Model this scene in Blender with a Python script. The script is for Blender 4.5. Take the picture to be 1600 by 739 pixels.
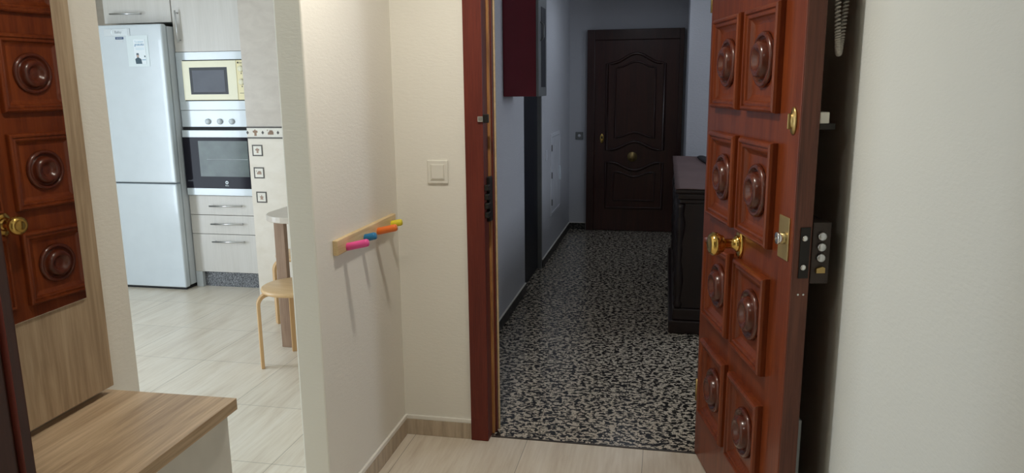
import bpy, math, random
from mathutils import Vector, Matrix, Euler
random.seed(7)
sc = bpy.context.scene
for o in list(bpy.data.objects): bpy.data.objects.remove(o)
COL = sc.collection
PI = math.pi
R = math.radians

# ------------------------------------------------------------------ camera
FPX = 1175.0
def _ray(u, v): return Vector(((u - 800) / FPX, (369.5 - v) / FPX, -1.0))
_z = -_ray(860, 6250).normalized()
_y = _ray(1043, 135).normalized(); _y = (_y - _z * _y.dot(_z)).normalized()
_x = _y.cross(_z)
cam_d = bpy.data.cameras.new('camera'); cam = bpy.data.objects.new('camera', cam_d); COL.objects.link(cam)
cam_d.sensor_fit = 'HORIZONTAL'; cam_d.sensor_width = 36; cam_d.lens = 36 * FPX / 1600
cam_d.clip_start = 0.02
M = Matrix((_x, _y, _z)).to_4x4(); M.translation = Vector((0, 0, 1.62))
cam.matrix_world = M
sc.camera = cam

# ------------------------------------------------------------------ light
sc.view_settings.view_transform = 'Standard'; sc.view_settings.look = 'None'
sc.view_settings.gamma = 1; sc.view_settings.use_curve_mapping = False
sc.view_settings.exposure = 0.0
wd = bpy.data.worlds.new('world'); sc.world = wd; wd.use_nodes = True
wd.node_tree.nodes['Background'].inputs[0].default_value = (0.75, 0.86, 1.0, 1)
wd.node_tree.nodes['Background'].inputs[1].default_value = 1.0
LAMP_POS = (-0.65, 2.30, 2.56); LAMP_E = 370.0; LAMP_COL = (1.0, 0.94, 0.84)
FILL_POS = (-0.75, 0.70, 2.56); FILL_E = 95.0  # added fill lamp that evens out the hall walls
def area(name, loc, rot, sx, sy, e, col):
    d = bpy.data.lights.new(name, 'AREA'); d.shape = 'RECTANGLE'; d.size = sx; d.size_y = sy; d.energy = e; d.color = col
    o = bpy.data.objects.new(name, d); COL.objects.link(o); o.location = loc; o.rotation_euler = rot; return o
area('kitchen_window_daylight', (-5.36, 2.65, 1.2), (0, R(-90), 0), 1.9, 1.2, 84, (0.76, 0.88, 1.0))
area('corridor_window_daylight', (2.30, 5.4, 1.9), (0, R(90), 0), 0.9, 1.0, 21, (0.80, 0.87, 1.0))

# ------------------------------------------------------------------ materials
MATS = {}
class NT:
    def __init__(s, name):
        s.m = bpy.data.materials.new(name); s.m.use_nodes = True; s.t = s.m.node_tree
        s.b = s.t.nodes['Principled BSDF']; MATS[name] = s.m
        s.tc = s.t.nodes.new('ShaderNodeTexCoord')
    def n(s, ty, **k):
        x = s.t.nodes.new(ty)
        for a, v in k.items(): setattr(x, a, v)
        return x
    def l(s, a, b): s.t.links.new(a, b)
    def mapping(s, scale=(1, 1, 1), rot=(0, 0, 0), src='Object'):
        mp = s.n('ShaderNodeMapping'); mp.inputs['Scale'].default_value = scale; mp.inputs['Rotation'].default_value = rot
        s.l(s.tc.outputs[src], mp.inputs[0]); return mp.outputs[0]
    def noise(s, vec, scale, detail=4, rough=.5, dist=0):
        x = s.n('ShaderNodeTexNoise'); x.inputs['Scale'].default_value = scale; x.inputs['Detail'].default_value = detail
        x.inputs['Roughness'].default_value = rough; x.inputs['Distortion'].default_value = dist
        s.l(vec, x.inputs['Vector']); return x.outputs['Fac']
    def ramp(s, fac, stops, interp='LINEAR'):
        x = s.n('ShaderNodeValToRGB'); x.color_ramp.interpolation = interp
        e = x.color_ramp.elements
        while len(e) < len(stops): e.new(0.5)
        for i, (p, c) in enumerate(stops): e[i].position = p; e[i].color = (*c, 1) if len(c) == 3 else c
        s.l(fac, x.inputs[0]); return x.outputs[0]
    def mix(s, fac, a, b, blend='MIX'):
        x = s.n('ShaderNodeMix', data_type='RGBA', blend_type=blend)
        for sock, v in ((x.inputs[0], fac), (x.inputs[6], a), (x.inputs[7], b)):
            if isinstance(v, (int, float)): sock.default_value = v
            elif isinstance(v, tuple): sock.default_value = (*v, 1)
            else: s.l(v, sock)
        return x.outputs[2]
    def bump(s, h, strength=.2, dist=.002):
        x = s.n('ShaderNodeBump'); x.inputs['Strength'].default_value = strength; x.inputs['Distance'].default_value = dist
        s.l(h, x.inputs['Height']); s.l(x.outputs[0], s.b.inputs['Normal'])
    def set(s, base=None, rough=None, metal=None, coat=None, spec=None, coatr=None):
        for k, v in (('Base Color', base), ('Roughness', rough), ('Metallic', metal), ('Coat Weight', coat), ('Specular IOR Level', spec), ('Coat Roughness', coatr)):
            if v is None: continue
            i = s.b.inputs[k]
            if isinstance(v, tuple): i.default_value = (*v, 1)
            elif isinstance(v, (int, float)): i.default_value = v
            else: s.l(v, i)
        return s.m
def srgb(r, g, b):
    f = lambda c: (c / 255 / 12.92) if c <= 10 else ((c / 255 + .055) / 1.055) ** 2.4
    return (f(r), f(g), f(b))
def plain(name, col, rough=.5, metal=0, coat=0, bump=None, var=.06):
    t = NT(name); v = t.mapping()
    nz = t.noise(v, 9, 3)
    c = t.mix(t.ramp(nz, [(.3, (0, 0, 0)), (.7, (1, 1, 1))]), tuple(x * (1 - var) for x in col), tuple(min(1, x * (1 + var)) for x in col))
    t.set(c, rough, metal, coat)
    if bump: t.bump(t.noise(v, bump[0], 3), bump[1], .002)
    return t.m
def wallpaint(name, col, b=.35, rough=.75):
    t = NT(name); v = t.mapping((1, 1, 3.2))
    big = t.noise(t.mapping(), 1.5, 2)
    c = t.mix(big, tuple(x * .96 for x in col), tuple(min(1, x * 1.03) for x in col))
    t.set(c, rough, spec=.25)
    t.bump(t.noise(v, 42, 5, .62), b, .004)
    return t.m
def wood(name, c0, c1, c2, axis='z', scale=1, rough=.35, coat=0, fine=1.0, bump=.12, knots=0, spec=.5):
    t = NT(name)
    st = {'x': (.10, 1, 1), 'y': (1, .10, 1), 'z': (1, 1, .10)}[axis]
    v = t.mapping(tuple(a * scale for a in st))
    g = t.noise(v, 16, 6, .6, .6 + knots)
    v2 = t.mapping(tuple(a * scale * (.35 if a == .10 else 1) for a in st))
    f = t.noise(v2, 130 * fine, 3, .6)
    c = t.ramp(g, [(.28, c0), (.5, c1), (.72, c2)])
    c = t.mix(.35, c, t.ramp(f, [(.3, c0), (.65, c2)]), 'MIX')
    t.set(c, rough, 0, coat, spec=spec, coatr=.12)
    t.bump(f, bump, .001)
    return t.m
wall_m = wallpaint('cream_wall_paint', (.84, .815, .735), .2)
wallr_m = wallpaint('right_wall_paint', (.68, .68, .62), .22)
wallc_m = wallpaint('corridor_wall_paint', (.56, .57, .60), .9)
ceil_m = wallpaint('ceiling_paint', (.82, .80, .75), .1)
kit_ceil_m = wallpaint('kitchen_ceiling_paint', (.85, .86, .86), .1)
lip_m = plain('white_skirting_lip', (.85, .83, .76), .5)
door_m = wood('glossy_mahogany', (.080, .013, .004), (.185, .035, .009), (.280, .062, .015), 'z', 1, .30, .10, 1, .10, 0, .35)
med_m = wood('turned_mahogany', (.055, .010, .005), (.105, .020, .008), (.16, .032, .011), 'z', 1.4, .26, .4, 1, .05)
worn_m = wood('worn_mahogany_edge', (.045, .014, .009), (.12, .035, .018), (.19, .065, .036), 'z', 1.5, .55, 0, .6, .5)
frame_m = wood('mahogany_frame', (.085, .014, .009), (.135, .023, .014), (.18, .033, .019), 'z', 1.2, .45, 0, 1.3, .15, 0, .3)
rawwood_m = wood('chipped_raw_wood', (.12, .045, .015), (.42, .18, .05), (.55, .28, .09), 'z', 3, .6)
dark_wood_m = wood('dark_walnut', (.006, .003, .0025), (.013, .005, .004), (.022, .008, .006), 'z', 1, .35, .25)
far_door_m = wood('dark_mahogany', (.024, .006, .004), (.044, .010, .007), (.064, .016, .010), 'z', 1, .38, .2)
far_mould_m = wood('dark_mahogany_moulding', (.018, .005, .004), (.034, .009, .006), (.05, .013, .009), 'z', 1, .3, .3)
near_door_m = wood('deep_brown_wood', (.045, .012, .008), (.075, .020, .013), (.10, .030, .018), 'z', 1, .4, .15)
oak_m = wood('sawn_oak_upright', (.26, .175, .10), (.44, .32, .20), (.58, .45, .30), 'z', 1.2, .5, 0, .9, .3, .8)
oakt_m = wood('sawn_oak_top', (.26, .165, .095), (.50, .355, .215), (.70, .53, .35), 'y', 1.2, .36, 0, .9, .2, .6)
birch_m = wood('birch_veneer', (.50, .29, .12), (.60, .37, .17), (.70, .46, .24), 'z', 1, .4)
birchs_m = wood('birch_seat', (.55, .34, .16), (.64, .42, .21), (.72, .50, .28), 'x', 1, .38)
tleg_m = wood('table_leg_oak', (.20, .12, .075), (.30, .19, .125), (.38, .26, .18), 'z', 1.5, .5)
pine_m = wood('pale_pine', (.55, .38, .18), (.70, .52, .28), (.80, .63, .38), 'y', 1.5, .45)
cab_m = wood('pale_cabinet_laminate', (.60, .57, .525), (.65, .62, .575), (.70, .67, .63), 'z', .8, .35, 0, .8, .03)
white_m = plain('white_enamel', (.64, .70, .74), .22, 0, .3, None, .02)
whitep_m = plain('white_plastic', (.78, .76, .68), .35, var=.02)
fr_side_m = plain('fridge_side', (.62, .66, .69), .35, var=.02)
gasket_m = plain('grey_gasket', (.35, .38, .40), .6)
steel_m = plain('brushed_steel', (.62, .63, .64), .28, 1)
chrome_m = plain('chrome', (.75, .75, .74), .15, 1)
brass_m = plain('polished_brass', (.78, .52, .15), .16, 1)
oldbrass_m = plain('old_brass', (.45, .32, .13), .38, 1)
brassp_m = plain('satin_brass_plate', (.62, .48, .22), .38, .85)
blackmet_m = plain('black_metal', (.025, .022, .02), .4, .6)
lockbox_m = plain('dark_bronze_case', (.050, .036, .030), .45, .4)
silver_m = plain('silver_plate', (.62, .66, .68), .4, .3)
dark_m = plain('dark_gap', (.02, .02, .022), .8)
glass_dk_m = plain('dark_oven_glass', (.020, .019, .026), .08, 0, 0, None, .01); glass_dk_m.node_tree.nodes['Principled BSDF'].inputs['Specular IOR Level'].default_value = .06
oven_in_m = plain('oven_window_reflection', (.13, .155, .15), .12, 0, 0, None, .15); oven_in_m.node_tree.nodes['Principled BSDF'].inputs['Specular IOR Level'].default_value = .15  # grey-green base paints in the kitchen window reflected by the glass
mw_m = plain('cream_plastic', (.86, .82, .60), .35, var=.02)
mwp_m = plain('yellowed_plastic', (.84, .74, .42), .35, var=.02)
mwwin_m = plain('microwave_window_frame', (.035, .038, .045), .5, 0, 0)
mwin_m = plain('microwave_window_mesh', (.13, .14, .17), .6, 0, 0)
pink_m = plain('pink_paint', (.82, .09, .32), .35); blue_m = plain('blue_paint', (.02, .20, .42), .35)
orange_m = plain('orange_paint', (.86, .19, .03), .35); yellow_m = plain('yellow_paint', (.80, .68, .04), .35)
red_m = plain('dark_red_paint', (.17, .006, .018), .35)
greymet_m = plain('grey_metal', (.20, .21, .21), .4, .3)
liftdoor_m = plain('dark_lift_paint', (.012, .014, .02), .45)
cord_m = plain('grey_cord', (.45, .42, .37), .5)
phone_m = plain('beige_phone', (.55, .52, .45), .4)
navy_m = plain('navy_label', (.03, .07, .17), .5)
paper_m = plain('white_paper', (.82, .88, .92), .6, var=.01)
sleeve_m = plain('clear_sleeve', (.70, .78, .80), .3, var=.01)
ink_m = plain('dark_suit_ink', (.05, .09, .12), .6)
bluink_m = plain('blue_ink', (.03, .22, .42), .6); ltink_m = plain('pale_blue_ink', (.40, .62, .75), .6)
skin_m = plain('printed_face', (.50, .38, .33), .6)
motif_m = plain('brown_motif', (.25, .15, .09), .5, var=.4)
motif2_m = plain('tan_motif', (.34, .23, .17), .5, var=.4)
tiledk_m = plain('dark_tile_line', (.055, .045, .035), .4)
listel_m = plain('listello_tile', (.78, .74, .66), .3)
cloth_m = plain('brown_runner_cloth', (.16, .10, .095), .8)
clothd_m = plain('black_folded_cloth', (.015, .012, .014), .8)
ttop_m = plain('beige_table_top', (.55, .49, .42), .35)
hatch_m = plain('hatch_white', (.66, .68, .72), .5)
# mirror
t = NT('mirror_silver'); t.set((.70, .70, .68), .015, 1); mirror_m = t.m
# granite plinth
t = NT('grey_granite'); v = t.mapping(); t.set(t.ramp(t.noise(v, 120, 3, .7), [(.35, (.02, .02, .025)), (.5, (.11, .115, .125)), (.68, (.42, .43, .45))]), .35)
granite_m = t.m
# floor tiles
t = NT('travertine_floor_tile')
v = t.mapping((1, .10, 1)); g = t.noise(v, 9, 6, .62, .9); f = t.noise(t.mapping((1, .06, 1)), 60, 4, .6)
c = t.ramp(g, [(.28, (.58, .47, .36)), (.48, (.78, .69, .56)), (.70, (.88, .81, .70))])
c = t.mix(.4, c, t.ramp(f, [(.3, (.60, .51, .39)), (.6, (.82, .75, .63))]))
br = t.n('ShaderNodeTexBrick'); br.offset = 0; br.squash = 1
br.inputs['Scale'].default_value = 1; br.inputs['Brick Width'].default_value = .5325; br.inputs['Row Height'].default_value = .557
br.inputs['Mortar Size'].default_value = .0012; br.inputs['Mortar Smooth'].default_value = .1
br.inputs['Color1'].default_value = (1, 1, 1, 1); br.inputs['Color2'].default_value = (.93, .93, .93, 1); br.inputs['Mortar'].default_value = (0, 0, 0, 1)
mp = t.n('ShaderNodeMapping'); mp.inputs['Location'].default_value = (.06 + 5.325, -2.775 + 5.57, 0)
t.l(t.tc.outputs['Object'], mp.inputs[0]); t.l(mp.outputs[0], br.inputs['Vector'])
c = t.mix(br.outputs['Fac'], c, (.26, .22, .17))
c = t.mix(1.0, c, t.mix(br.outputs['Fac'], br.outputs['Color'], (1., 1., 1.)), 'MULTIPLY')
t.set(c, t.ramp(g, [(.3, (.30,) * 3), (.7, (.38,) * 3)])); t.bump(f, .08, .001)
tile_m = t.m
t = NT('travertine_skirting'); v = t.mapping((1, 1, .12)); g = t.noise(v, 40, 5, .6)
t.set(t.ramp(g, [(.3, (.36, .28, .20)), (.5, (.50, .41, .30)), (.7, (.58, .49, .37))]), .4); skirt_m = t.m
# terrazzo
t = NT('black_terrazzo'); v = t.mapping((1, 1.2, 1))
n1 = t.noise(v, 40, 3, .55, .6); n2 = t.noise(t.mapping(), 150, 2, .5)
c = t.ramp(n1, [(.475, (.014, .013, .012)), (.53, (.62, .55, .44))])
c = t.mix(t.ramp(n2, [(.58, (0, 0, 0)), (.62, (1, 1, 1))]), c, (.012, .012, .012))
br = t.n('ShaderNodeTexBrick'); br.offset = 0
br.inputs['Scale'].default_value = 1; br.inputs['Brick Width'].default_value = .40; br.inputs['Row Height'].default_value = .40
br.inputs['Mortar Size'].default_value = .0013
mp = t.n('ShaderNodeMapping'); mp.inputs['Location'].default_value = (.17 + 4, .02 + .8, 0)
t.l(t.tc.outputs['Object'], mp.inputs[0]); t.l(mp.outputs[0], br.inputs['Vector'])
c = t.mix(br.outputs['Fac'], c, (.012, .012, .012))
t.set(c, .22); terrazzo_m = t.m
t = NT('terrazzo_skirting'); v = t.mapping()
t.set(t.ramp(t.noise(v, 60, 2, .5), [(.5, (.012, .012, .012)), (.56, (.09, .085, .075))]), .4); tskirt_m = t.m
# kitchen wall tile
t = NT('beige_wall_tile'); v = t.mapping((.5, 1, 1)); g = t.noise(v, 14, 6, .6, .5)
t.set(t.ramp(g, [(.3, (.52, .46, .40)), (.7, (.61, .55, .48))]), .3); wtile_m = t.m
t = NT('beige_lower_wall_tile'); v = t.mapping((.5, 1, 1)); g = t.noise(v, 10, 5, .6, .5)
t.set(t.ramp(g, [(.3, (.72, .65, .55)), (.7, (.80, .74, .65))]), .3); wtile2_m = t.m
# lamp glass
t = NT('lit_lamp_glass'); t.b.inputs['Base Color'].default_value = (0.9, .9, .85, 1)
t.b.inputs['Emission Color'].default_value = (*LAMP_COL, 1); t.b.inputs['Emission Strength'].default_value = 1; lampg_m = t.m

# ------------------------------------------------------------------ mesh helpers
class MB:
    def __init__(s): s.v = []; s.f = []; s.sm = []
    def add(s, vs, fs, smooth=False, mat=None):
        o = len(s.v)
        s.v += [tuple(mat @ Vector(p)) if mat else tuple(p) for p in vs]
        s.f += [tuple(i + o for i in f) for f in fs]; s.sm += [smooth] * len(fs); return s
    def box(s, x0, x1, y0, y1, z0, z1, mat=None):
        vs = [(x, y, z) for z in (z0, z1) for y in (y0, y1) for x in (x0, x1)]
        return s.add(vs, [(0, 2, 3, 1), (4, 5, 7, 6), (0, 1, 5, 4), (2, 6, 7, 3), (0, 4, 6, 2), (1, 3, 7, 5)], False, mat)
    def lathe(s, prof, n=40, mat=None, smooth=True, ysc=1.0):
        """profile of (radius, height) about local z"""
        vs = []; fs = []
        for r, h in prof:
            for k in range(n): a = 2 * PI * k / n; vs.append((r * math.cos(a), r * math.sin(a) * ysc, h))
        for i in range(len(prof) - 1):
            for k in range(n):
                k2 = (k + 1) % n; fs.append((i * n + k, i * n + k2, (i + 1) * n + k2, (i + 1) * n + k))
        if prof[0][0] > 1e-5: fs.append(tuple(range(n))[::-1])
        if prof[-1][0] > 1e-5: fs.append(tuple((len(prof) - 1) * n + k for k in range(n)))
        return s.add(vs, fs, smooth, mat)
    def tube(s, pts, r, n=10, mat=None, closed=False, flat=None):
        """round tube along points (flat=(w,t): rectangular section with w along given up)"""
        P = [Vector(p) for p in pts]; L = len(P); vs = []; fs = []
        up = Vector((0, 0, 1)); prev = None
        for i, p in enumerate(P):
            if closed: d = P[(i + 1) % L] - P[(i - 1) % L]
            else: d = P[min(i + 1, L - 1)] - P[max(i - 1, 0)]
            d.normalize()
            if prev is None:
                a = d.cross(up)
                if a.length < 1e-3: a = d.cross(Vector((1, 0, 0)))
                a.normalize()
            else:
                a = prev - d * prev.dot(d); a.normalize()
            prev = a; b = d.cross(a); rr = r[i] if isinstance(r, (list, tuple)) else r
            for k in range(n):
                t_ = 2 * PI * k / n; vs.append(p + a * rr * math.cos(t_) + b * rr * math.sin(t_))
        m_ = L if closed else L - 1
        for i in range(m_):
            j = (i + 1) % L
            for k in range(n):
                k2 = (k + 1) % n; fs.append((i * n + k, i * n + k2, j * n + k2, j * n + k))
        if not closed: fs.append(tuple(range(n))[::-1]); fs.append(tuple((L - 1) * n + k for k in range(n)))
        return s.add(vs, fs, True, mat)
    def prism(s, poly, d0, d1, mat=None):
        """polygon in local xy extruded z d0..d1"""
        n = len(poly); vs = [(x, y, d0) for x, y in poly] + [(x, y, d1) for x, y in poly]
        fs = [tuple(range(n))[::-1], tuple(range(n, 2 * n))] + [(i, (i + 1) % n, n + (i + 1) % n, n + i) for i in range(n)]
        return s.add(vs, fs, False, mat)
    def rframe(s, w, h, prof, mat=None, fill=True):
        """mitred moulding: profile (inset, height) round a w x h rectangle in local xy, centred"""
        vs = []; fs = []
        for ins, ht in prof:
            a, b = w / 2 - ins, h / 2 - ins
            vs += [(-a, -b, ht), (a, -b, ht), (a, b, ht), (-a, b, ht)]
        for i in range(len(prof) - 1):
            for k in range(4):
                k2 = (k + 1) % 4; fs.append((4 * i + k, 4 * i + k2, 4 * i + 4 + k2, 4 * i + 4 + k))
        if fill: q = 4 * (len(prof) - 1); fs.append((q, q + 1, q + 2, q + 3))
        return s.add(vs, fs, False, mat)
    def obj(s, name, mat, parent=None, bevel=0, loc=None, seg=2):
        me = bpy.data.meshes.new(name); me.from_pydata([tuple(p) for p in s.v], [], s.f)
        me.polygons.foreach_set('use_smooth', s.sm); me.materials.append(mat); me.update()
        o = bpy.data.objects.new(name, me); COL.objects.link(o)
        if parent: o.parent = parent
        if loc: o.location = loc
        if bevel:
            b = o.modifiers.new('bevel', 'BEVEL'); b.width = bevel; b.segments = seg; b.limit_method = 'ANGLE'; b.angle_limit = R(40)
            b.harden_normals = False
        return o
def tag(o, label, cat, group=None, kind=None):
    if label: o['label'] = label
    if cat: o['category'] = cat
    if group: o['group'] = group
    if kind: o['kind'] = kind
    return o
def thing(name, loc, label, cat, rz=0, group=None, kind=None):
    o = bpy.data.objects.new(name, None); o.empty_display_size = .05; COL.objects.link(o); o.location = loc; o.rotation_euler = (0, 0, rz)
    return tag(o, label, cat, group, kind)
def struct(name, mb, m, label, cat, bevel=0):
    return tag(mb.obj(name, m, None, bevel), label, cat, None, 'structure')
def text_mesh(name, txt, size, m, parent, mat, shear=0):
    cu = bpy.data.curves.new(name, 'FONT'); cu.body = txt; cu.size = size; cu.extrude = .0004; cu.align_x = 'CENTER'; cu.align_y = 'CENTER'; cu.shear = shear
    tmp = bpy.data.objects.new(name + '_curve', cu); COL.objects.link(tmp)
    dg = bpy.context.evaluated_depsgraph_get()
    me = bpy.data.meshes.new_from_object(tmp.evaluated_get(dg)); bpy.data.objects.remove(tmp)
    me.materials.clear(); me.materials.append(m); me.transform(mat); me.name = name
    o = bpy.data.objects.new(name, me); COL.objects.link(o); o.parent = parent; return o
FACE = Matrix.Rotation(R(90), 4, 'X')      # local xy plane -> faces -Y world (x right, y -> z)
def face(x, y, z): return Matrix.Translation((x, y, z)) @ FACE   # local z points to -Y

# ------------------------------------------------------------------ setting: shell
H = 2.62
XR = .52
LO = Vector((-1.22, 1.25, 0)); LD = R(1.2)            # the left wall run is turned by 1.2 degrees
LM = Matrix.Translation(LO) @ Matrix.Rotation(LD, 4, 'Z')
struct('floor', MB().box(-5.5, .60, -1.4, 3.21, -.06, 0).box(-5.5, -1.20, 3.21, 6.2, -.06, 0), tile_m, 'pale travertine-look floor tiles running from the hall into the kitchen', 'floor')
struct('floor', MB().box(-1.16, 2.5, 3.21, 8.6, -.06, 0).box(-1.9, -1.16, 5.70, 6.57, -.06, 0), terrazzo_m, 'black and beige speckled terrazzo floor of the dark landing', 'floor')
struct('ceiling', MB().box(-1.28, .60, -1.4, 3.24, H, H + .06), ceil_m, 'plain ceiling above the entrance hall', 'ceiling')
struct('ceiling', MB().box(-5.5, -1.28, .8, 6.2, H, H + .06), kit_ceil_m, 'white ceiling above the kitchen', 'ceiling')
struct('ceiling', MB().box(-1.28, 2.5, 3.24, 8.6, H, H + .06), ceil_m, 'plain ceiling above the landing', 'ceiling')
# left wall of the hall (turned), ends at the kitchen opening
struct('wall_left', MB().box(-.15, -.035, -2.7, .285, 0, H, LM), wall_m, 'cream wall behind the mirror and shoe cabinet', 'wall')
# stub wall with the peg rack + divider kitchen / landing
struct('wall_stub', MB().box(-1.277, -1.177, 2.36, 3.24, 0, H), wall_m, 'cream projecting wall carrying the coloured peg rack', 'wall', .006)
struct('wall_lintel', MB().box(-1.38, -1.20, 1.535, 2.36, 2.25, H), wall_m, 'cream wall piece over the kitchen opening', 'wall')
struct('wall_entrance', MB().box(-1.177, -.80, 3.175, 3.30, 0, H).box(-.80, .215, 3.175, 3.30, 2.24, H).box(.215, .60, 3.175, 3.30, 0, H), wall_m, 'cream wall around the entrance doorway with the light switch', 'wall')
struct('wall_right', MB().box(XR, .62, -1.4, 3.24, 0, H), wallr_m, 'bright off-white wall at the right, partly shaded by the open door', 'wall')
struct('wall_back', MB().box(-1.5, .60, -1.4, -1.3, 0, H), wall_m, 'cream wall behind the viewer', 'wall')
# kitchen shell
struct('wall_kitchen_right', MB().box(-1.277, -1.177, 3.24, 5.16, 0, H), wall_m, 'kitchen side wall behind the stub', 'wall')
kb = struct('wall_kitchen_back', MB().box(-3.07, -1.15, 5.16, 6.2, 1.30, H), wtile_m, 'greyish tiled upper wall beside the built-in oven column', 'wall')
struct('wall_kitchen_back', MB().box(-3.07, -1.15, 5.16, 6.2, 0, 1.30), wtile2_m, 'pale tiled lower wall beside the drawers', 'wall')
struct('wall_kitchen_back', MB().box(-5.5, -3.07, 6.1, 6.2, 0, H), wtile_m, 'tiled wall behind the refrigerator', 'wall')
struct('wall_kitchen_near', MB().box(-5.5, -1.36, .8, .9, 0, H), wall_m, 'kitchen wall on the near side', 'wall')
WY0, WY1, WZ0, WZ1 = 2.0, 3.3, .2, 2.2
struct('wall_kitchen_left', MB().box(-5.5, -5.4, .8, WY0, 0, H).box(-5.5, -5.4, WY1, 6.2, 0, H).box(-5.5, -5.4, WY0, WY1, 0, WZ0).box(-5.5, -5.4, WY0, WY1, WZ1, H), wall_m, 'kitchen wall holding the window', 'wall')
w1 = struct('window_1', MB().box(-5.47, -5.41, WY0, WY0 + .05, WZ0, WZ1).box(-5.47, -5.41, WY1 - .05, WY1, WZ0, WZ1).box(-5.47, -5.41, WY0, WY1, WZ0, WZ0 + .05).box(-5.47, -5.41, WY0, WY1, WZ1 - .05, WZ1).box(-5.47, -5.41, 2.625, 2.675, WZ0, WZ1), white_m, 'white framed kitchen window', 'window', .004)
# landing shell
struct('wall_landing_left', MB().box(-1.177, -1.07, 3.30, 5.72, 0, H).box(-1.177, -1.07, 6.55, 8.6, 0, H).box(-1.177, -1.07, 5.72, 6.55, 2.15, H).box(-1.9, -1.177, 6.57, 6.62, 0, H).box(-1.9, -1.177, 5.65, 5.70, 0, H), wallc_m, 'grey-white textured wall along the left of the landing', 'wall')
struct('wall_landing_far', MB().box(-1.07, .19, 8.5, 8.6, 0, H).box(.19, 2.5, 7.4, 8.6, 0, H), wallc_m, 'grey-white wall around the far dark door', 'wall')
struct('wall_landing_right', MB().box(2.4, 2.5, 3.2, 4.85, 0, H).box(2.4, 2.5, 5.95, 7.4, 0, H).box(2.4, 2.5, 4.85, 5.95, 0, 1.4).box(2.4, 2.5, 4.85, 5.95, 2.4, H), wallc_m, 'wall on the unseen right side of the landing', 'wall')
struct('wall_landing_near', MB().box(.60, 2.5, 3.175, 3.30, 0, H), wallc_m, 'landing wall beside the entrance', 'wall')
# skirtings
def skirt(name, segs, m, lipm, label, ht=.078, lip=.020):
    b = MB(); l = MB()
    for x0, x1, y0, y1, dx, dy in segs:
        b.box(x0, x1, y0, y1, 0, ht); l.box(x0 - dx, x1 + dx, y0 - dy, y1 + dy, ht, ht + lip)
    o = struct(name, b, m, label, 'baseboard', .002); l.obj('paint_lip', lipm, o, .003); return o
skirt('baseboard_left', [(-1.177, -1.165, 2.37, 3.163, .0, 0)], skirt_m, lip_m, 'beige tile baseboard along the peg rack wall')
skirt('baseboard_entrance', [(-1.177, -.838, 3.163, 3.175, 0, 0)], skirt_m, lip_m, 'beige tile baseboard under the light switch')
skirt('baseboard_landing_left', [(-1.07, -1.058, 3.31, 5.72, 0, 0), (-1.07, -1.058, 6.56, 8.49, 0, 0)], tskirt_m, lip_m, 'dark terrazzo baseboard along the left landing wall', .072, .010)
skirt('baseboard_landing_far', [(-1.058, -.88, 8.488, 8.5, 0, 0)], tskirt_m, lip_m, 'dark terrazzo baseboard at the far landing wall', .072, .006)
skirt('baseboard_right', [(.508, .52, -1.2, 3.17, 0, 0)], skirt_m, lip_m, 'beige tile baseboard along the right wall')
struct('trim_1', MB().box(-.765, .18, 3.203, 3.217, -.01, .002), tiledk_m, 'dark metal strip where the beige tiles meet the terrazzo', 'threshold')

# ------------------------------------------------------------------ entrance frame
fr = thing('door_frame', (-.80, 3.175, 0), 'mahogany entrance door frame beside the light switch, chipped along its inner edge', 'door frame', kind='structure')
X0 = .80; Y0 = 3.175
MB().box(-.850 + X0, -.768 + X0, -.020, .065, 0, 2.28).obj('casing', frame_m, fr, .003)
MB().box(-.800 + X0, -.757 + X0, .065, .085, 0, 2.24).obj('worn_edge', rawwood_m, fr, .003)
MB().box(-.800 + X0, -.750 + X0, .085, .120, 0, 2.24).obj('door_stop', frame_m, fr, .003)
MB().box(-.800 + X0, -.744 + X0, .120, .135, 0, 2.24).obj('landing_edging', pine_m, fr, .002)
MB().box(.178 + X0, .235 + X0, -.0, .135, 0, 2.24).obj('casing', frame_m, fr, .003)
MB().box(-.850 + X0, .235 + X0, -.020, .065, 2.24, 2.30).obj('casing', frame_m, fr, .003)
b = MB().box(.033, .058, -.030, -.014, 1.468, 1.505)
sp = b.obj('latch_bracket', blackmet_m, fr, .003)
MB().box(.010, .034, -.030, -.019, 1.472, 1.496).obj('latch_tip', chrome_m, sp, .003)
b = MB().box(.030, .047, .030, .083, 1.03, 1.23)
for k in range(4): b.box(.034, .052, -.022, .02, 1.055 + k * .04, 1.08 + k * .04)
b.obj('strike_plate', blackmet_m, fr, .003)

# ------------------------------------------------------------------ entrance door leaf (open)
PH = R(12.5)
dr = thing('door_1', (.165, 3.213, 0), 'open mahogany entrance door with carved square medallion panels and brass knob', 'door', kind='structure')
# local: +x along the leaf away from the hinge, -y = carved face normal, z up
ax = Vector((math.sin(PH), -math.cos(PH), 0)); nn = Vector((-math.cos(PH), -math.sin(PH), 0))
dr.matrix_world = Matrix(((ax.x, -nn.x, 0, .165), (ax.y, -nn.y, 0, 3.213), (0, 0, 1, 0), (0, 0, 0, 1)))
LW, LT, LH = .962, .056, 2.20
MB().box(0, LW - .004, 0, LT, .008, LH).obj('leaf', door_m, dr, .003)
MB().box(LW - .004, LW, .002, LT - .001, .010, LH - .002).obj('worn_edge', worn_m, dr, .002)
cols = [(.268, .318), (.645, .312)]
rows = [(.245, .580), (.683, 1.010), (1.107, 1.440), (1.530, 1.862), (1.950, 2.10)]
prof = [(0, 0), (0, .016), (.003, .024), (.009, .028), (.015, .027), (.018, .020), (.025, .022), (.031, .020), (.035, .013), (.045, .006), (.050, .0035), (.054, .002)]
medp = [(.089, 0), (.089, .008), (.085, .014), (.078, .016), (.073, .013), (.0705, .004), (.063, .003), (.061, .012), (.057, .025), (.050, .032), (.042, .033), (.034, .028), (.026, .019), (.018, .014), (.010, .016), (0.0001, .017)]
mould0 = med0 = None
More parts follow.
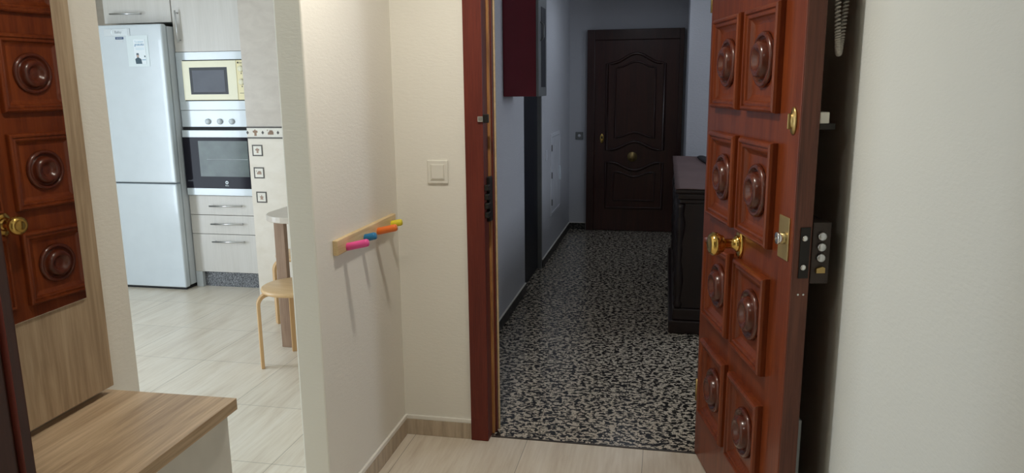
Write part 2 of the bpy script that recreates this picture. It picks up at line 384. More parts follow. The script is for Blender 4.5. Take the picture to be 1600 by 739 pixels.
for ci, (cx_, w_) in enumerate(cols):
    for ri, (z0, z1) in enumerate(rows):
        mt = MB().rframe(w_, z1 - z0, prof, face(0, 0, 0)).obj('panel_moulding', door_m, dr, loc=(cx_, .0, (z0 + z1) / 2))
        if ri < 4:
            if med0 is None:
                med0 = MB().lathe(medp, 56, face(0, 0, 0)).obj('medallion', med_m, mt, loc=(0, -.002, 0)); 
            else:
                c = med0.copy(); COL.objects.link(c); c.parent = mt; c.location = (0, -.002, 0)
# knob
MB().lathe([(.038, 0), (.038, .004), (.034, .009), (.024, .011), (.0001, .012)], 40, face(0, 0, 0), ysc=1.45).obj('knob_rose', brass_m, dr, loc=(.490, 0, 1.062))
kn = MB().lathe([(.030, 0), (.030, .008), (.022, .014), (.0175, .020), (.0175, .048), (.021, .052), (.030, .055), (.032, .058), (.031, .062), (.038, .068), (.042, .080), (.041, .093), (.034, .102), (.027, .105), (.025, .104), (.015, .107), (.0001, .108)], 44, face(0, 0, 0)).obj('door_knob', brass_m, dr, loc=(.490, -.008, 1.062))
# peep lock
ov = MB().lathe([(.025, 0), (.025, .003), (.021, .006), (.013, .007), (.012, .011), (.0001, .012)], 36, face(0, 0, 0), ysc=1.6).obj('oval_escutcheon', oldbrass_m, dr, loc=(.912, 0, 1.513))
MB().box(-.004, .004, -.019, -.010, -.024, .022).obj('escutcheon_cover', oldbrass_m, ov, .003)
pl = MB().box(-.040, .040, -.004, 0, -.065, .065).obj('lock_plate', brassp_m, dr, .001, loc=(.895, 0, 1.165))
MB().lathe([(.0185, 0), (.0185, .022), (.017, .024), (.006, .024), (.0001, .020)], 32, face(0, 0, 0)).obj('lock_cylinder', chrome_m, pl, loc=(.008, -.004, .0))
# edge plate and surface lock case
ep = MB().box(0, .003, -.014, .016, -.075, .078).obj('edge_plate', blackmet_m, dr, .001, loc=(LW, .034, 1.13))
for z in (-.042, .045):
    MB().lathe([(.0085, 0), (.0085, .002), (.003, .0025), (.0001, .0015)], 20, Matrix.Translation((.003, 0, z)) @ Matrix.Rotation(R(90), 4, 'Y')).obj('screw', chrome_m, ep)
lk = MB().box(-.14, .002, 0, .055, -.092, .092).obj('lock_case', lockbox_m, dr, .003, loc=(LW, LT, 1.13))
for k, z in enumerate((.052, .020, -.012)):
    MB().lathe([(.0125, 0), (.0125, .010), (.010, .0125), (.0001, .013)], 24, Matrix.Translation((.002, .026, z)) @ Matrix.Rotation(R(90), 4, 'Y')).obj('bolt', steel_m, lk)
MB().prism([(-.013, -.010), (.013, -.010), (.013, .006), (.004, .010), (-.013, .004)], 0, .010, Matrix.Translation((.002, .027, -.048)) @ Matrix.Rotation(R(90), 4, 'Y') @ Matrix.Rotation(R(90), 4, 'Z')).obj('latch_tongue', oldbrass_m, lk, .001)
for dy in (.024, .040):
    MB().lathe([(.004, 0), (.003, .002), (.0001, .002)], 12, Matrix.Translation((LW, dy, 1.005)) @ Matrix.Rotation(R(90), 4, 'Y')).obj('nail', chrome_m, dr)
lt = MB().box(-.10, .0, 0, .028, -.016, .016).obj('night_latch', whitep_m, dr, .003, loc=(LW - .004, LT, 1.523))
MB().box(-.10, -.002, .0, .048, -.034, -.016).obj('latch_base', blackmet_m, lt, .003)
MB().box(-.03, -.01, 0, .012, -.14, .10).obj('inner_rail', greymet_m, dr, .003, loc=(LW, LT, .50))
for z in (.30, 1.95):
    MB().lathe([(.008, -.05), (.008, .05)], 16).obj('hinge', oldbrass_m, dr, loc=(-.007, .004, z))

# ------------------------------------------------------------------ left: mirror panel, shoe cabinet, dark door
def lthing(name, x, y, z, label, cat, **k):
    p = LM @ Vector((x, y, z)); return thing(name, p, label, cat, rz=LD, **k)
mp_ = lthing('wall_mirror', -.035, 0, .955, 'tall mirror on a sawn-oak panel hung over the shoe cabinet, reflecting the carved door', 'mirror')
# local y along the wall, x out of the wall
MB().box(.003, .030, -.26, .165, .0, 1.25).obj('oak_panel', oak_m, mp_, .0015)
MB().box(.030, .034, -.20, .111, .223, 1.19).obj('mirror_glass', mirror_m, mp_, .001)
sh = lthing('shoe_cabinet', -.035, 0, 0, 'white shoe cabinet with a sawn-oak top under the mirror', 'cabinet')
MB().box(.001, .330, -.26, .175, .912, .939).obj('cabinet_top', oakt_m, sh, .0015)
MB().box(.001, .296, -.255, .163, .06, .912).obj('body', lip_m, sh, .002)
MB().box(.03, .280, -.24, .15, 0, .06).obj('plinth', dark_m, sh)
for z0, z1 in ((.065, .485), (.490, .907)):
    d_ = MB().box(.297, .312, -.253, .161, z0, z1).obj('flap_door', lip_m, sh, .0015)
nd = thing('door_2', (-1.215, .13, 0), 'dark brown interior door edge at the far left, folded back beside the shoe cabinet', 'door', kind='structure')
a_ = math.atan2(.962 - .13, -1.002 + 1.215)
nd.rotation_euler = (0, 0, a_)
b = MB().box(0, .859, -.0, .035, .01, 2.12); b.obj('leaf', near_door_m, nd, .003)
MB().tube([(.836, -.002, .01), (.836, -.002, 2.12)], .005, 10).obj('edge_bead', frame_m, nd)
MB().rframe(.56, .80, prof, face(.40, 0, .50)).obj('panel_moulding', near_door_m, nd)
MB().rframe(.56, .80, prof, face(.40, 0, 1.55)).obj('panel_moulding', near_door_m, nd)

# ------------------------------------------------------------------ peg rack and switch
rk = thing('peg_rack', (-1.177, 2.49, 1.02), 'pale wooden peg rack with pink, blue, orange and yellow pegs', 'coat rack')
MB().box(0, .020, 0, .61, 0, .056).obj('rack_board', pine_m, rk, .003)
for (y, z, L, m, nm) in ((2.575, 1.036, .088, pink_m, 'pink peg'), (2.745, 1.036, .050, blue_m, 'blue peg'), (2.885, 1.036, .086, orange_m, 'orange peg'), (3.045, 1.037, .050, yellow_m, 'yellow peg')):
    A = Matrix.Translation((.018, y - 2.49, z - 1.02)) @ Matrix.Rotation(R(90 - 13), 4, 'Y')
    p = MB().lathe([(.014, 0), (.0148, .004), (.0148, L - .006), (.012, L), (.0001, L + .001)], 24, A).obj('peg', m, rk); p['label'] = nm
sw = thing('light_switch', (-.980, 3.175, 1.2535), 'square white light switch on the cream wall left of the door frame', 'light switch')
MB().box(-.0475, .0475, -.009, 0, -.052, .052).obj('surround', whitep_m, sw, .004)
MB().rframe(.062, .068, [(0, .0), (0, .003), (.002, .0045), (.004, .001)], face(0, -.009, 0), fill=False).obj('rocker_edge', whitep_m, sw)
MB().box(-.028, .028, -.014, -.008, -.030, .031).obj('rocker', whitep_m, sw, .002)

# ------------------------------------------------------------------ ceiling lamps: the hall lamp and two added fill lamps
def lamp(loc, e, label, col=None):
    L = thing('ceiling_or_fill_lamp', (loc[0], loc[1], H), label, 'lamp')
    zb = loc[2] - H
    MB().lathe([(.10, 0), (.10, zb - .004), (.092, zb - .008), (.066, zb - .008), (.064, zb + .004), (.0001, zb + .004)], 40).obj('lamp_housing', white_m, L)
    g = MB().add([(.062 * math.cos(2 * PI * k / 32), .062 * math.sin(2 * PI * k / 32), 0) for k in range(32)], [tuple(range(32))[::-1]]).obj('lamp_lens', lampg_m, L, loc=(0, 0, zb - .001))
    m2 = lampg_m.copy(); m2.name = 'lit_bulb_glass'; g.data.materials[0] = m2
    m2.node_tree.nodes['Principled BSDF'].inputs['Emission Strength'].default_value = e
    if col: m2.node_tree.nodes['Principled BSDF'].inputs['Emission Color'].default_value = (*col, 1)
lamp(LAMP_POS, LAMP_E, 'flat round downlight on the hall ceiling in front of the door')
lamp(FILL_POS, FILL_E, 'added unseen fill downlight on the hall ceiling near the viewer')  # added out of view to lift the hall brightness
lamp((-.35, 7.2, 2.56), 85.0, 'added unseen fill downlight on the landing ceiling before the far door', (.78, .87, 1.0))  # invented fill, brightens the landing walls and far door

# ------------------------------------------------------------------ intercom on the right wall
ic = thing('intercom_phone', (.52, 2.33, 1.80), 'grey coiled intercom cord hanging on the shaded wall behind the open door', 'intercom')
MB().box(-.045, 0, -.045, .045, .10, .31).obj('wall_unit', phone_m, ic, .006)
MB().box(-.085, -.045, -.026, .026, .11, .32).obj('handset', blackmet_m, ic, .012, seg=3)
pts = []
N = 840
base = [(-.066, -.016, .12), (-.064, -.020, .05), (-.06, -.026, -.04), (-.056, -.026, -.088), (-.050, -.014, -.097), (-.044, -.002, -.06), (-.038, .006, .02), (-.034, .010, .10)]
def cr(t_):
    n = len(base) - 1; s_ = min(int(t_ * n), n - 1); f_ = t_ * n - s_
    g = lambda i: Vector(base[max(0, min(n, i))])
    p0, p1, p2, p3 = g(s_ - 1), g(s_), g(s_ + 1), g(s_ + 2)
    return .5 * ((2 * p1) + (p2 - p0) * f_ + (2 * p0 - 5 * p1 + 4 * p2 - p3) * f_ ** 2 + (3 * p1 - p0 - 3 * p2 + p3) * f_ ** 3)
for i in range(N):
    t_ = i / (N - 1); p = cr(t_); d = (cr(min(1, t_ + .01)) - cr(max(0, t_ - .01))).normalized()
    a = d.cross(Vector((1, 0, 0))).normalized(); bb = d.cross(a); th = t_ * 2 * PI * 60
    pts.append(p + a * .0058 * math.cos(th) + bb * .0058 * math.sin(th))
MB().tube(pts, .0032, 6).obj('coiled_cord', cord_m, ic)

# ------------------------------------------------------------------ kitchen: fridge
fx0, fx1, fy = -4.43, -3.822, 5.32
fg = thing('refrigerator', ((fx0 + fx1) / 2, fy, 0), 'tall white two-door refrigerator with a small leaflet on its upper door', 'refrigerator')
ox = (fx0 + fx1) / 2; w2 = (fx1 - fx0) / 2
MB().box(-w2 + .004, w2 - .004, .075, .70, .03, 2.105).obj('body', fr_side_m, fg, .006)
MB().box(-w2 + .02, w2 - .02, .03, .68, 0, .03).obj('base', dark_m, fg)
MB().box(-w2 + .012, w2 - .012, .060, .076, .03, 2.10).obj('gasket', gasket_m, fg)
ud = MB().box(-w2, w2, 0, .060, .888, 2.118).obj('upper_door', white_m, fg, .012, seg=3)
MB().box(-w2, w2, 0, .060, .022, .878).obj('lower_door', white_m, fg, .012, seg=3)
lp = MB().box(-4.325 - ox, -4.115 - ox, -.004, .001, 2.035, 2.090).obj('logo_plate', silver_m, ud, .001)
MB().box(-4.115 - ox, -4.098 - ox, -.004, .001, 2.030, 2.090).obj('plate_end', fr_side_m, lp, .001)
em = MB()
for k in range(14):
    q = []
    for j in (k, k + 1):
        an = R(70 + 220 * j / 14); wd = .011 * math.sin(PI * j / 14) + .0005
        q += [((.018 - wd) * math.cos(an), (.020 - wd * .4) * math.sin(an)), (.018 * math.cos(an), .020 * math.sin(an))]
    em.prism([q[0], q[1], q[3], q[2]], 0, .0010, face(-4.245 - ox, -.004, 2.062))
em.obj('emblem', paper_m, lp)
text_mesh('wordmark', 'Balay', .030, gasket_m, lp, face(-4.200 - ox, -.0045, 2.062))
nl = MB().box(-4.232 - ox, -4.160 - ox, -.0015, .001, 2.008, 2.026).obj('navy_label', navy_m, ud)
text_mesh('label_text', 'NO FROST', .010, silver_m, nl, face(-4.196 - ox, -.0018, 2.017))
MB().box(-4.225 - ox, -4.168 - ox, -.001, .001, 1.985, 2.000).obj('faint_sticker', fr_side_m, ud)
lf = thing('leaflet', (-4.03, fy - .001, 1.80), 'small printed leaflet in a clear sleeve stuck on the refrigerator door', 'leaflet')
MB().box(-.105, .082, -.0015, 0, .0, .235).obj('sleeve', sleeve_m, lf)
MB().box(-.045, .055, -.003, -.0015, .020, .205).obj('sheet', paper_m, lf)
text_mesh('heading', 'Tu asesor', .020, ltink_m, lf, face(.004, -.0034, .187))
text_mesh('bold_line', 'gratuito', .026, bluink_m, lf, face(.004, -.0034, .166), .2)
for k in range(2): MB().box(-.030, .045, -.0036, -.003, .128 + k * .010, .130 + k * .010).obj('fine_print', ltink_m, lf)
pm = MB().prism([(-.036, .0), (.018, 0), (.014, .035), (-.004, .046), (-.010, .052), (-.020, .052), (-.026, .045), (-.040, .036)], 0, .0008, face(-.002, -.003, .020)).obj('printed_suit', ink_m, lf)
MB().prism([(.011 * math.cos(a), .015 * math.sin(a)) for a in [2 * PI * k / 16 for k in range(16)]], 0, .0009, face(-.017, -.003, .082)).obj('printed_head', skin_m, lf)
MB().prism([(-.011, .004), (.011, .004), (.009, .016), (-.009, .017)], 0, .0012, face(-.017, -.003, .084)).obj('printed_hair', ink_m, lf)
MB().box(.018, .052, -.0036, -.003, .048, .052).obj('fine_print', bluink_m, lf)
MB().box(.040, .050, -.0036, -.003, .070, .082).obj('fine_print', ink_m, lf)

# ------------------------------------------------------------------ kitchen: cabinets
def bar_handle(p0, p1, out, m, parent, loc=None):
    """flat bar handle, feet at p0 and p1 (x,z) on the face plane y=0 local"""
    x0, z0 = p0; x1, z1 = p1; b = MB()
    b.tube([(x0, 0, z0), (x0, -out, z0)], .0055, 8); b.tube([(x1, 0, z1), (x1, -out, z1)], .0055, 8)
    dx = .018 if abs(x1 - x0) > abs(z1 - z0) else 0; dz = .018 if not dx else 0
    b.tube([(x0 - dx, -out, z0 + dz if z0 > z1 else z0 - dz), (x1 + dx, -out, z1 - dz if z0 > z1 else z1 + dz)], .0065, 10)
    return b.obj('handle', m, parent)
oc = thing('wall_cabinet', (-4.125, 5.46, 2.14), 'pale cabinet over the refrigerator with a horizontal steel handle', 'cabinet')
MB().box(-.30, .30, .02, .60, .004, .475).obj('body', cab_m, oc, .002)
dd = MB().box(-.30, .298, 0, .019, .0, .475).obj('door', cab_m, oc, .002)
bar_handle((-.205, .072), (.035, .068), .032, steel_m, dd)
tc = thing('tall_cabinet', (-3.51, 5.46, 0), 'pale tall cabinet column housing the microwave and oven over three drawers', 'cabinet')
b = MB().box(-.31, -.292, .02, .60, .13, 2.615).box(.292, .31, .02, .60, .13, 2.615).box(-.292, .292, .58, .60, .13, 2.615)
for z in (.13, .760, 1.455, 1.895, 2.597): b.box(-.292, .292, .02, .58, z, z + .018)
b.obj('body', cab_m, tc, .001)
td = MB().box(-.308, .310, 0, .019, 1.911, 2.615).obj('door', cab_m, tc, .002)
bar_handle((-.258, 2.205), (-.252, 2.000), .032, steel_m, td)
for z0, z1, hz in ((.613, .771, .688), (.454, .609, .540), (.132, .450, .392)):
    d_ = MB().box(-.308, .310, 0, .019, z0, z1).obj('drawer_front', cab_m, tc, .002)
    bar_handle((-.095, hz), (.158, hz + .004), .030, steel_m, d_)
MB().box(-.25, .31, .035, .055, 0, .13).obj('plinth', granite_m, tc)
MB().box(-.309, -.25, .0, .055, 0, .131).obj('side_foot', fr_side_m, tc)
mw = thing('microwave', (-3.51, 5.46, 1.459), 'built-in cream microwave in a white trim frame above the oven', 'microwave')
MB().box(-.308, .308, -.004, .018, .0, .071).box(-.308, .308, -.004, .018, .388, .449).box(-.308, -.255, -.004, .018, .071, .388).box(.295, .308, -.004, .018, .071, .388).obj('trim_frame', white_m, mw, .0015)
MB().box(-.280, .290, .02, .42, .020, .43).obj('housing', dark_m, mw)
MB().box(-.255, .295, -.003, .012, .071, .388).obj('shadow_gap', dark_m, mw)
dm = MB().box(-.248, .222, -.022, .0, .078, .381).obj('door', mw_m, mw, .003)
wn = MB().box(-.186, .142, -.0225, -.020, .122, .330).obj('window_frame', mwwin_m, dm)
MB().box(-.162, .118, -.024, -.0215, .140, .308).obj('window_mesh', mwin_m, wn)
cp = MB().box(.224, .292, -.022, .0, .078, .381).obj('control_panel', mwp_m, mw, .002)
for z in (.315, .215):
    MB().lathe([(.024, 0), (.023, .012), (.018, .016), (.0001, .016)], 28, face(.262, -.022, z)).obj('dial', mw_m, cp)
    MB().box(.259, .266, -.0235, -.0215, z - .040, z - .030).obj('dial_mark', tiledk_m, cp)
MB().box(.240, .276, -.0235, -.0215, .128, .131).obj('button_line', tiledk_m, cp)
MB().lathe([(.007, 0), (.007, .001), (.0001, .001)], 16, face(.240, -.022, .362)).obj('emblem', tiledk_m, cp)
text_mesh('wordmark', 'Balay', .016, tiledk_m, cp, face(.268, -.0224, .361))
ov = thing('oven', (-3.51, 5.46, .776), 'built-in white oven with three knobs and a dark glass door', 'oven')
cpn = MB().box(-.305, .305, -.004, .018, .550, .680).obj('control_panel', white_m, ov, .002)
for x in (-.070, .035, .139):
    MB().lathe([(.023, 0), (.022, .012), (.017, .020), (.0001, .021)], 28, face(x, -.004, .592)).obj('knob', white_m, cpn)
MB().box(-.300, .300, .0, .50, .015, .675).obj('housing', dark_m, ov)
od = MB().box(-.303, .305, -.022, -.001, .0, .524).obj('door', white_m, ov, .003)
gl = MB().box(-.3035, .3055, -.024, -.020, .058, .469).obj('glass', glass_dk_m, od, .001)
wi = MB().box(-.165, .268, -.0245, -.023, .155, .440).obj('viewing_window_reflection', oven_in_m, gl)  # viewing window panel, window reflection put into its colour
MB().box(-.10, .262, -.0252, -.0243, .291, .295).obj('rack_rail', gasket_m, wi)
em = MB(); 
for k in range(20):
    a0, a1 = 2 * PI * k / 20, 2 * PI * (k + 1) / 20
    em.prism([(.006 * math.cos(a0), .006 * math.sin(a0)), (.0135 * math.cos(a0), .0135 * math.sin(a0)), (.0135 * math.cos(a1), .0135 * math.sin(a1)), (.006 * math.cos(a1), .006 * math.sin(a1))], 0, .0006, face(.062, -.024, .107))
em.obj('emblem', paper_m, gl)
text_mesh('wordmark', 'Balay', .015, paper_m, gl, face(.062, -.0242, .083))

# ------------------------------------------------------------------ kitchen: tile decor on the back wall
def house(b, x, z, s, A):
    b.prism([(x - .7 * s, z - .5 * s), (x + .8 * s, z - .5 * s), (x + .8 * s, z + .1 * s), (x + .55 * s, z + .55 * s), (x - .15 * s, z + .6 * s), (x - .4 * s, z + .15 * s), (x - .7 * s, z + .1 * s)], 0, .0015, A)
    b.prism([(x - .95 * s, z + .55 * s), (x - .8 * s, z + .4 * s), (x - .65 * s, z + .6 * s), (x - .8 * s, z + .75 * s)], 0, .0015, A)
def jug(b, x, z, s, A):
    b.prism([(x - .3 * s, z - .8 * s), (x + .35 * s, z - .8 * s), (x + .3 * s, z - .1 * s), (x + .7 * s, z + .1 * s), (x + .5 * s, z + .5 * s), (x + .1 * s, z + .55 * s), (x, z + .85 * s), (x - .25 * s, z + .55 * s), (x - .7 * s, z + .4 * s), (x - .6 * s, z + .05 * s), (x - .25 * s, z - .1 * s)], 0, .0015, A)
def tree(b, x, z, s, A):
    b.prism([(x - .5 * s, z - .75 * s), (x + .6 * s, z - .75 * s), (x + .35 * s, z - .2 * s), (x + .75 * s, z + .1 * s), (x + .2 * s, z + .3 * s), (x + .1 * s, z + .8 * s), (x - .15 * s, z + .35 * s), (x - .7 * s, z + .15 * s), (x - .3 * s, z - .15 * s)], 0, .0015, A)
YT = 5.16
li = thing('tile_border', (-2.17, YT, 1.30), 'decorated tile border strip with dark edges on the kitchen wall', 'tile border', kind='structure')
MB().box(-.90, .89, -.004, 0, -.034, .034).obj('border_tiles', listel_m, li)
MB().box(-.90, .89, -.007, 0, .034, .044).box(-.90, .89, -.007, 0, -.044, -.034).obj('dark_edging', tiledk_m, li)
di = MB(); mo = MB(); A = face(0, -.004, 0); x = -.895; k = 0
while x < .86:
    di.prism([(x - .011, 0), (x, -.014), (x + .011, 0), (x, .014)], 0, .001, A)
    (jug if k % 2 == 0 else house)(mo, x + .063, 0, .030, A); x += .1235; k += 1
di.obj('diamonds', tiledk_m, li); mo.obj('motifs', motif_m, li)
for k, (z, fn, what) in enumerate(((1.167, jug, 'dark green-brown jug'), (.999, house, 'little brown house'), (.814, tree, 'tan star-shaped tree'))):
    x = -2.997 + (.006 if k == 2 else 0)
    T = thing('decor_tile', (x, YT, z), 'small square wall tile with a %s motif, %s of the three under the border' % (what, ('top', 'middle', 'lowest')[k]), 'tile', group='small square decor tiles', kind='structure')
    MB().rframe(.084, .084, [(0, 0), (0, .003), (.009, .003), (.009, .0015)], face(0, 0, 0)).obj('dark_border', tiledk_m, T)
    MB().box(-.033, .033, -.0025, -.0012, -.033, .033).obj('tile_field', listel_m, T)
    mm = MB(); fn(mm, 0, 0, .024, face(0, -.0025, 0)); mm.obj('motif', motif2_m, T)

# ------------------------------------------------------------------ kitchen: table and stools
def rrect(x0, x1, y0, y1, r, n=10):
    o = []
    for cx, cy, a0 in ((x1 - r, y0 + r, -90), (x1 - r, y1 - r, 0), (x0 + r, y1 - r, 90), (x0 + r, y0 + r, 180)):
        for k in range(n + 1): a = R(a0 + 90 * k / n); o.append((cx + r * math.cos(a), cy + r * math.sin(a)))
    return o
tb = thing('kitchen_table', (-1.84, 4.31, 0), 'beige topped kitchen table with rounded corner, half hidden behind the stub wall', 'table')
MB().prism(rrect(-.545, .545, -.31, .31, .20), .838, .876).obj('table_top', ttop_m, tb, .006, seg=3)
for sx, sy in ((-.49, -.10), (-.49, .24), (.48, -.10), (.48, .24)):
    MB().box(sx - .035, sx + .035, sy - .02, sy + .02, 0, .838).obj('leg', tleg_m, tb, .004)
def stool(cx, cy, rot, label):
    s_ = thing('stool', (cx, cy, 0), label, 'stool', rz=rot, group='bentwood stools')
    MB().lathe([(.0001, .455), (.190, .455), (.200, .461), (.202, .470), (.199, .479), (.192, .483), (.0001, .483)], 64).obj('seat', birchs_m, s_)
    rl = .222
    for k in range(4):
        a = PI / 4 + k * PI / 2; ca, sa = math.cos(a), math.sin(a)
        # bent lamella: vertical then curved under the seat
        path = [(rl, 0)] + [(rl, z) for z in (.1, .2, .3, .38)]
        rc = .062; zc = .455 - .009 - rc
        path = [(rl, 0), (rl, .15), (rl, zc)] + [(rl - rc + rc * math.cos(R(t_)), zc + rc * math.sin(R(t_))) for t_ in range(15, 91, 15)] + [(rl - rc - .05, .446)]
        vs = []; fs = []; wd_, th = .024, .0095
        for i, (r_, z) in enumerate(path):
            p0 = path[max(0, i - 1)]; p1 = path[min(len(path) - 1, i + 1)]
            tx, tz = p1[0] - p0[0], p1[1] - p0[1]; L = math.hypot(tx, tz); nx, nz = tz / L, -tx / L
            for sgn_w, sgn_t in ((-1, -1), (1, -1), (1, 1), (-1, 1)):
                rr, zz = r_ + nx * th * sgn_t, z + nz * th * sgn_t; ww = wd_ * sgn_w
                vs.append((rr * ca - ww * sa, rr * sa + ww * ca, zz))
        for i in range(len(path) - 1):
            for q in range(4): q2 = (q + 1) % 4; fs.append((4 * i + q, 4 * i + q2, 4 * i + 4 + q2, 4 * i + 4 + q))
        fs.append((3, 2, 1, 0)); e_ = 4 * (len(path) - 1); fs.append((e_, e_ + 1, e_ + 2, e_ + 3))
        MB().add(vs, fs, False).obj('leg', birch_m, s_, .003)
    return s_
stool(-2.115, 3.96, R(-10), 'light birch stool in front, its round seat cut by the stub wall edge')
stool(-2.48, 4.80, R(0), 'light birch stool standing behind the table leg')

# ------------------------------------------------------------------ landing: far door
fd = thing('door_3', (-.352, 8.5, 0), 'dark wooden door with arched raised panels at the far end of the landing', 'door', kind='structure')
def fx(u): return -.868 + (u - 918) * .00704 + .352
def fz(v): return 2.21 - (v - 47.5) * .00719
MB().box(fx(930), fx(1058), -.05, -.001, .005, 2.10).obj('leaf', far_door_m, fd, .002)
b = MB().box(-.516, fx(930), -.07, 0, 0, 2.21).box(fx(1058), .516, -.07, 0, 0, 2.21).box(fx(930), fx(1058), -.07, 0, 2.10, 2.21)
b.obj('casing', far_mould_m, fd, .004)
def mould(pts_uv, r=.014):
    p = [(fx(u), -.052, fz(v)) for u, v in pts_uv]; MB().tube(p, r, 8, closed=True).obj('panel_moulding', far_mould_m, fd)
def arc(u0, u1, v0, v1, peak, n=14):    # smooth hump from (u0,v0) to (u1,v1) rising by peak px
    return [(u0 + (u1 - u0) * i / n, v0 + (v1 - v0) * i / n - peak * (.5 - .5 * math.cos(2 * PI * i / n))) for i in range(n + 1)]
mould([(949, 228)] + [(949, 98)] + arc(957, 1030, 97, 97, 14) + [(1037, 98), (1037, 228)] + arc(1030, 957, 227, 227, 12)[1:], .016)
mould([(962, 210), (962, 105)] + arc(966, 1020, 103, 103, 8) + [(1023, 105), (1023, 210)] + arc(1020, 966, 208, 208, 7), .010)
mould([(949, 247)] + arc(957, 1030, 247, 247, -12) + [(1037, 247), (1037, 318), (949, 318)], .016)
mould([(961, 262)] + arc(966, 1020, 262, 262, -7) + [(1025, 262), (1025, 306), (961, 306)], .010)
MB().lathe([(.055, 0), (.052, .012), (.038, .014), (.034, .022), (.018, .030), (.0001, .032)], 32, face(fx(990), -.052, fz(238))).obj('rosette', oldbrass_m, fd)
MB().lathe([(.024, 0), (.022, .005), (.010, .008), (.0001, .008)], 28, face(fx(942), -.052, 1.04), ysc=2.3).obj('keyhole_plate', brass_m, fd)
MB().lathe([(.010, 0), (.008, .004), (.0001, .004)], 16, face(fx(942), -.058, 1.05), ysc=1.8).obj('keyhole', dark_m, fd)

# landing: lift door in the left wall
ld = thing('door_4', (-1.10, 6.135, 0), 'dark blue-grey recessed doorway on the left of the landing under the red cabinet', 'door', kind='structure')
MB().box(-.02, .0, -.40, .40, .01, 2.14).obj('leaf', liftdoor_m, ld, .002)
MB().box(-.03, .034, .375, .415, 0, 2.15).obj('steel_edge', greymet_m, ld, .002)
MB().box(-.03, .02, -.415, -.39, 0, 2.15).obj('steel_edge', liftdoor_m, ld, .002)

# landing: red cabinet
rc_ = thing('fire_cabinet', (-1.07, 4.98, 1.552), 'dark red metal wall cabinet hanging high on the left landing wall', 'wall cabinet')
MB().box(.001, .222, 0, .33, 0, .82).obj('body', red_m, rc_, .004)
fdr = MB().box(.222, .240, .0, .33, .0, .82).obj('front_door', greymet_m, rc_, .003)
MB().box(.2395, .243, .10, .27, .06, .58).obj('dark_pane', liftdoor_m, fdr, .001)
MB().tube([(.242, .07, .48), (.262, .07, .46), (.262, .07, .38), (.242, .07, .36)], .005, 8).obj('handle', greymet_m, fdr)

# landing: hatch, switches
ht = thing('meter_hatch', (-1.07, 7.37, .78), 'low white access hatch in the left landing wall', 'hatch')
MB().rframe(.62, .78, [(0, 0), (0, .010), (.025, .012), (.035, .004)], Matrix.Rotation(R(90), 4, 'Z') @ Matrix.Rotation(R(90), 4, 'X'), fill=False).obj('frame', hatch_m, ht)
hd = MB().box(0, .009, -.275, .275, -.355, .355).obj('hatch_door', hatch_m, ht, .002)
for z in (-.26, 0, .26): MB().tube([(.012, -.285, z - .03), (.012, -.285, z + .03)], .007, 8).obj('hinge', tiledk_m, ht)
MB().box(0, .006, -.288, -.280, -.35, .35).obj('hinge_line', tiledk_m, ht)
MB().box(.009, .03, .225, .262, -.10, .04).obj('pull', white_m, hd, .003)
s1 = thing('light_switch', (-1.07, 6.80, 1.0), 'small white switch on the left landing wall beside the dark doorway', 'light switch')
MB().box(0, .010, -.045, .045, -.045, .045).obj('surround', hatch_m, s1, .003); MB().box(.010, .014, -.028, .028, -.028, .028).obj('rocker', hatch_m, s1, .002)
s2 = thing('door_bell', (-.955, 8.5, 1.067), 'small grey bell push on the far wall left of the dark door', 'bell push')
MB().box(-.042, .042, -.010, 0, -.042, .042).obj('surround', greymet_m, s2, .003); MB().lathe([(.018, 0), (.016, .005), (.0001, .005)], 20, face(0, -.010, 0)).obj('button', hatch_m, s2)

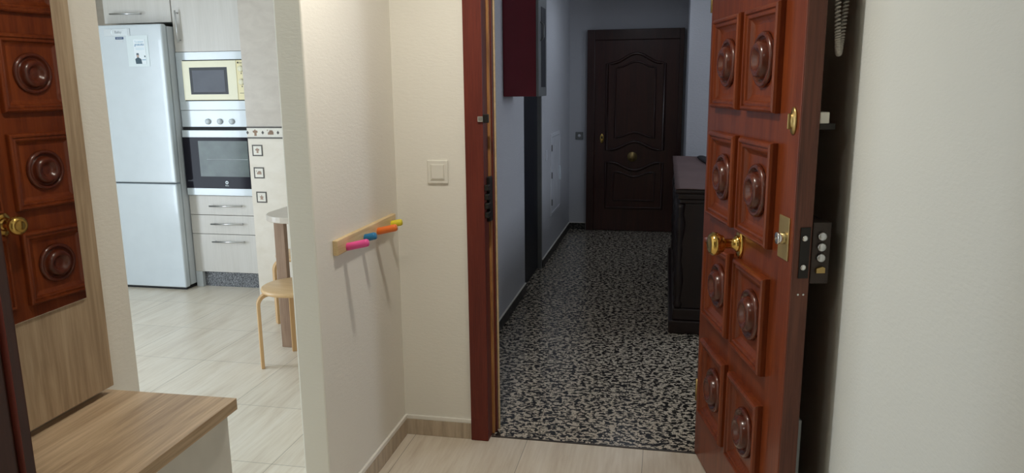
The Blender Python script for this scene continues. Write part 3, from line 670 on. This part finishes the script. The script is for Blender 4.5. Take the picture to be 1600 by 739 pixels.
# landing: dark sideboard
sb = thing('sideboard', (.34, 6.04, 0), 'dark carved wooden sideboard on the right of the landing, behind the open door', 'sideboard')
hx, hy = .27, 1.16
MB().box(-hx, hx, -hy, hy, .935, .962).box(-hx + .015, hx, -hy + .012, hy - .012, .895, .935).box(-hx + .03, hx, -hy + .025, hy - .025, .866, .895).obj('top', dark_wood_m, sb, .008, seg=3)
MB().box(-hx + .035, hx, -hy + .03, hy - .03, .17, .866).obj('body', dark_wood_m, sb, .004)
MB().box(-hx - .02, hx, -hy + .0, hy, .0, .09).box(-hx + .005, hx, -hy + .012, hy - .012, .09, .17).obj('plinth', dark_wood_m, sb, .010, seg=3)
cpf = [(.022, .17), (.030, .20), (.018, .23), (.026, .30), (.034, .36), (.026, .44), (.016, .50), (.024, .56), (.018, .60), (.030, .68), (.036, .74), (.024, .80), (.030, .84), (.030, .866)]
for y in (-hy + .035, -.4, .4, hy - .035):
    MB().lathe(cpf, 24).obj('carved_column', dark_wood_m, sb, loc=(-hx + .035, y, 0))
for (y0, y1) in ((-hy + .10, -.45), (-.35, .35), (.45, hy - .10)):
    MB().rframe(y1 - y0, .58, prof, Matrix.Translation((-hx + .035, (y0 + y1) / 2, .52)) @ Matrix.Rotation(R(-90), 4, 'Z') @ FACE).obj('door_panel', dark_wood_m, sb)
rn = MB(); vs = []; fs = []; NX, NY = 14, 60
for j in range(NY + 1):
    for i in range(NX + 1):
        x = -hx - .003 + (2 * hx - .02) * i / NX; y = -hy - .004 + (2 * hy + .0) * j / NY
        z = .966 + .002 * math.sin(9 * y + 5 * x) + .0015 * math.sin(23 * x)
        vs.append((x, y, z))
fs = [(j * (NX + 1) + i, j * (NX + 1) + i + 1, (j + 1) * (NX + 1) + i + 1, (j + 1) * (NX + 1) + i) for j in range(NY) for i in range(NX)]
rn.add(vs, fs, True); rno = rn.obj('table_runner', cloth_m); rno.location = (.34, 6.04, 0)
tag(rno, 'brown cloth runner covering the top of the sideboard', 'table runner')
sm = rno.modifiers.new('thickness', 'SOLIDIFY'); sm.thickness = .003; sm.offset = -1
pts = [(-.02 + .20 * t_ ** 1.5, 1.0 - 1.35 * t_, .974) for t_ in [i / 30 for i in range(31)]]
bd = MB(); vs = []; fs = []
for i, (x, y, z) in enumerate(pts):
    for q in range(9):
        a = PI * q / 8; vs.append((x - .038 * math.cos(a), y, z - .003 + .014 * math.sin(a) + .001 * math.sin(i)))
fs = [(i * 9 + q, i * 9 + q + 1, (i + 1) * 9 + q + 1, (i + 1) * 9 + q) for i in range(30) for q in range(8)]
bo = bd.add(vs, fs, True).obj('scarf', clothd_m); bo.location = (.34, 6.04, 0); sm = bo.modifiers.new('thickness', 'SOLIDIFY'); sm.thickness = .002
tag(bo, 'black cloth strip lying curved along the sideboard runner', 'cloth')
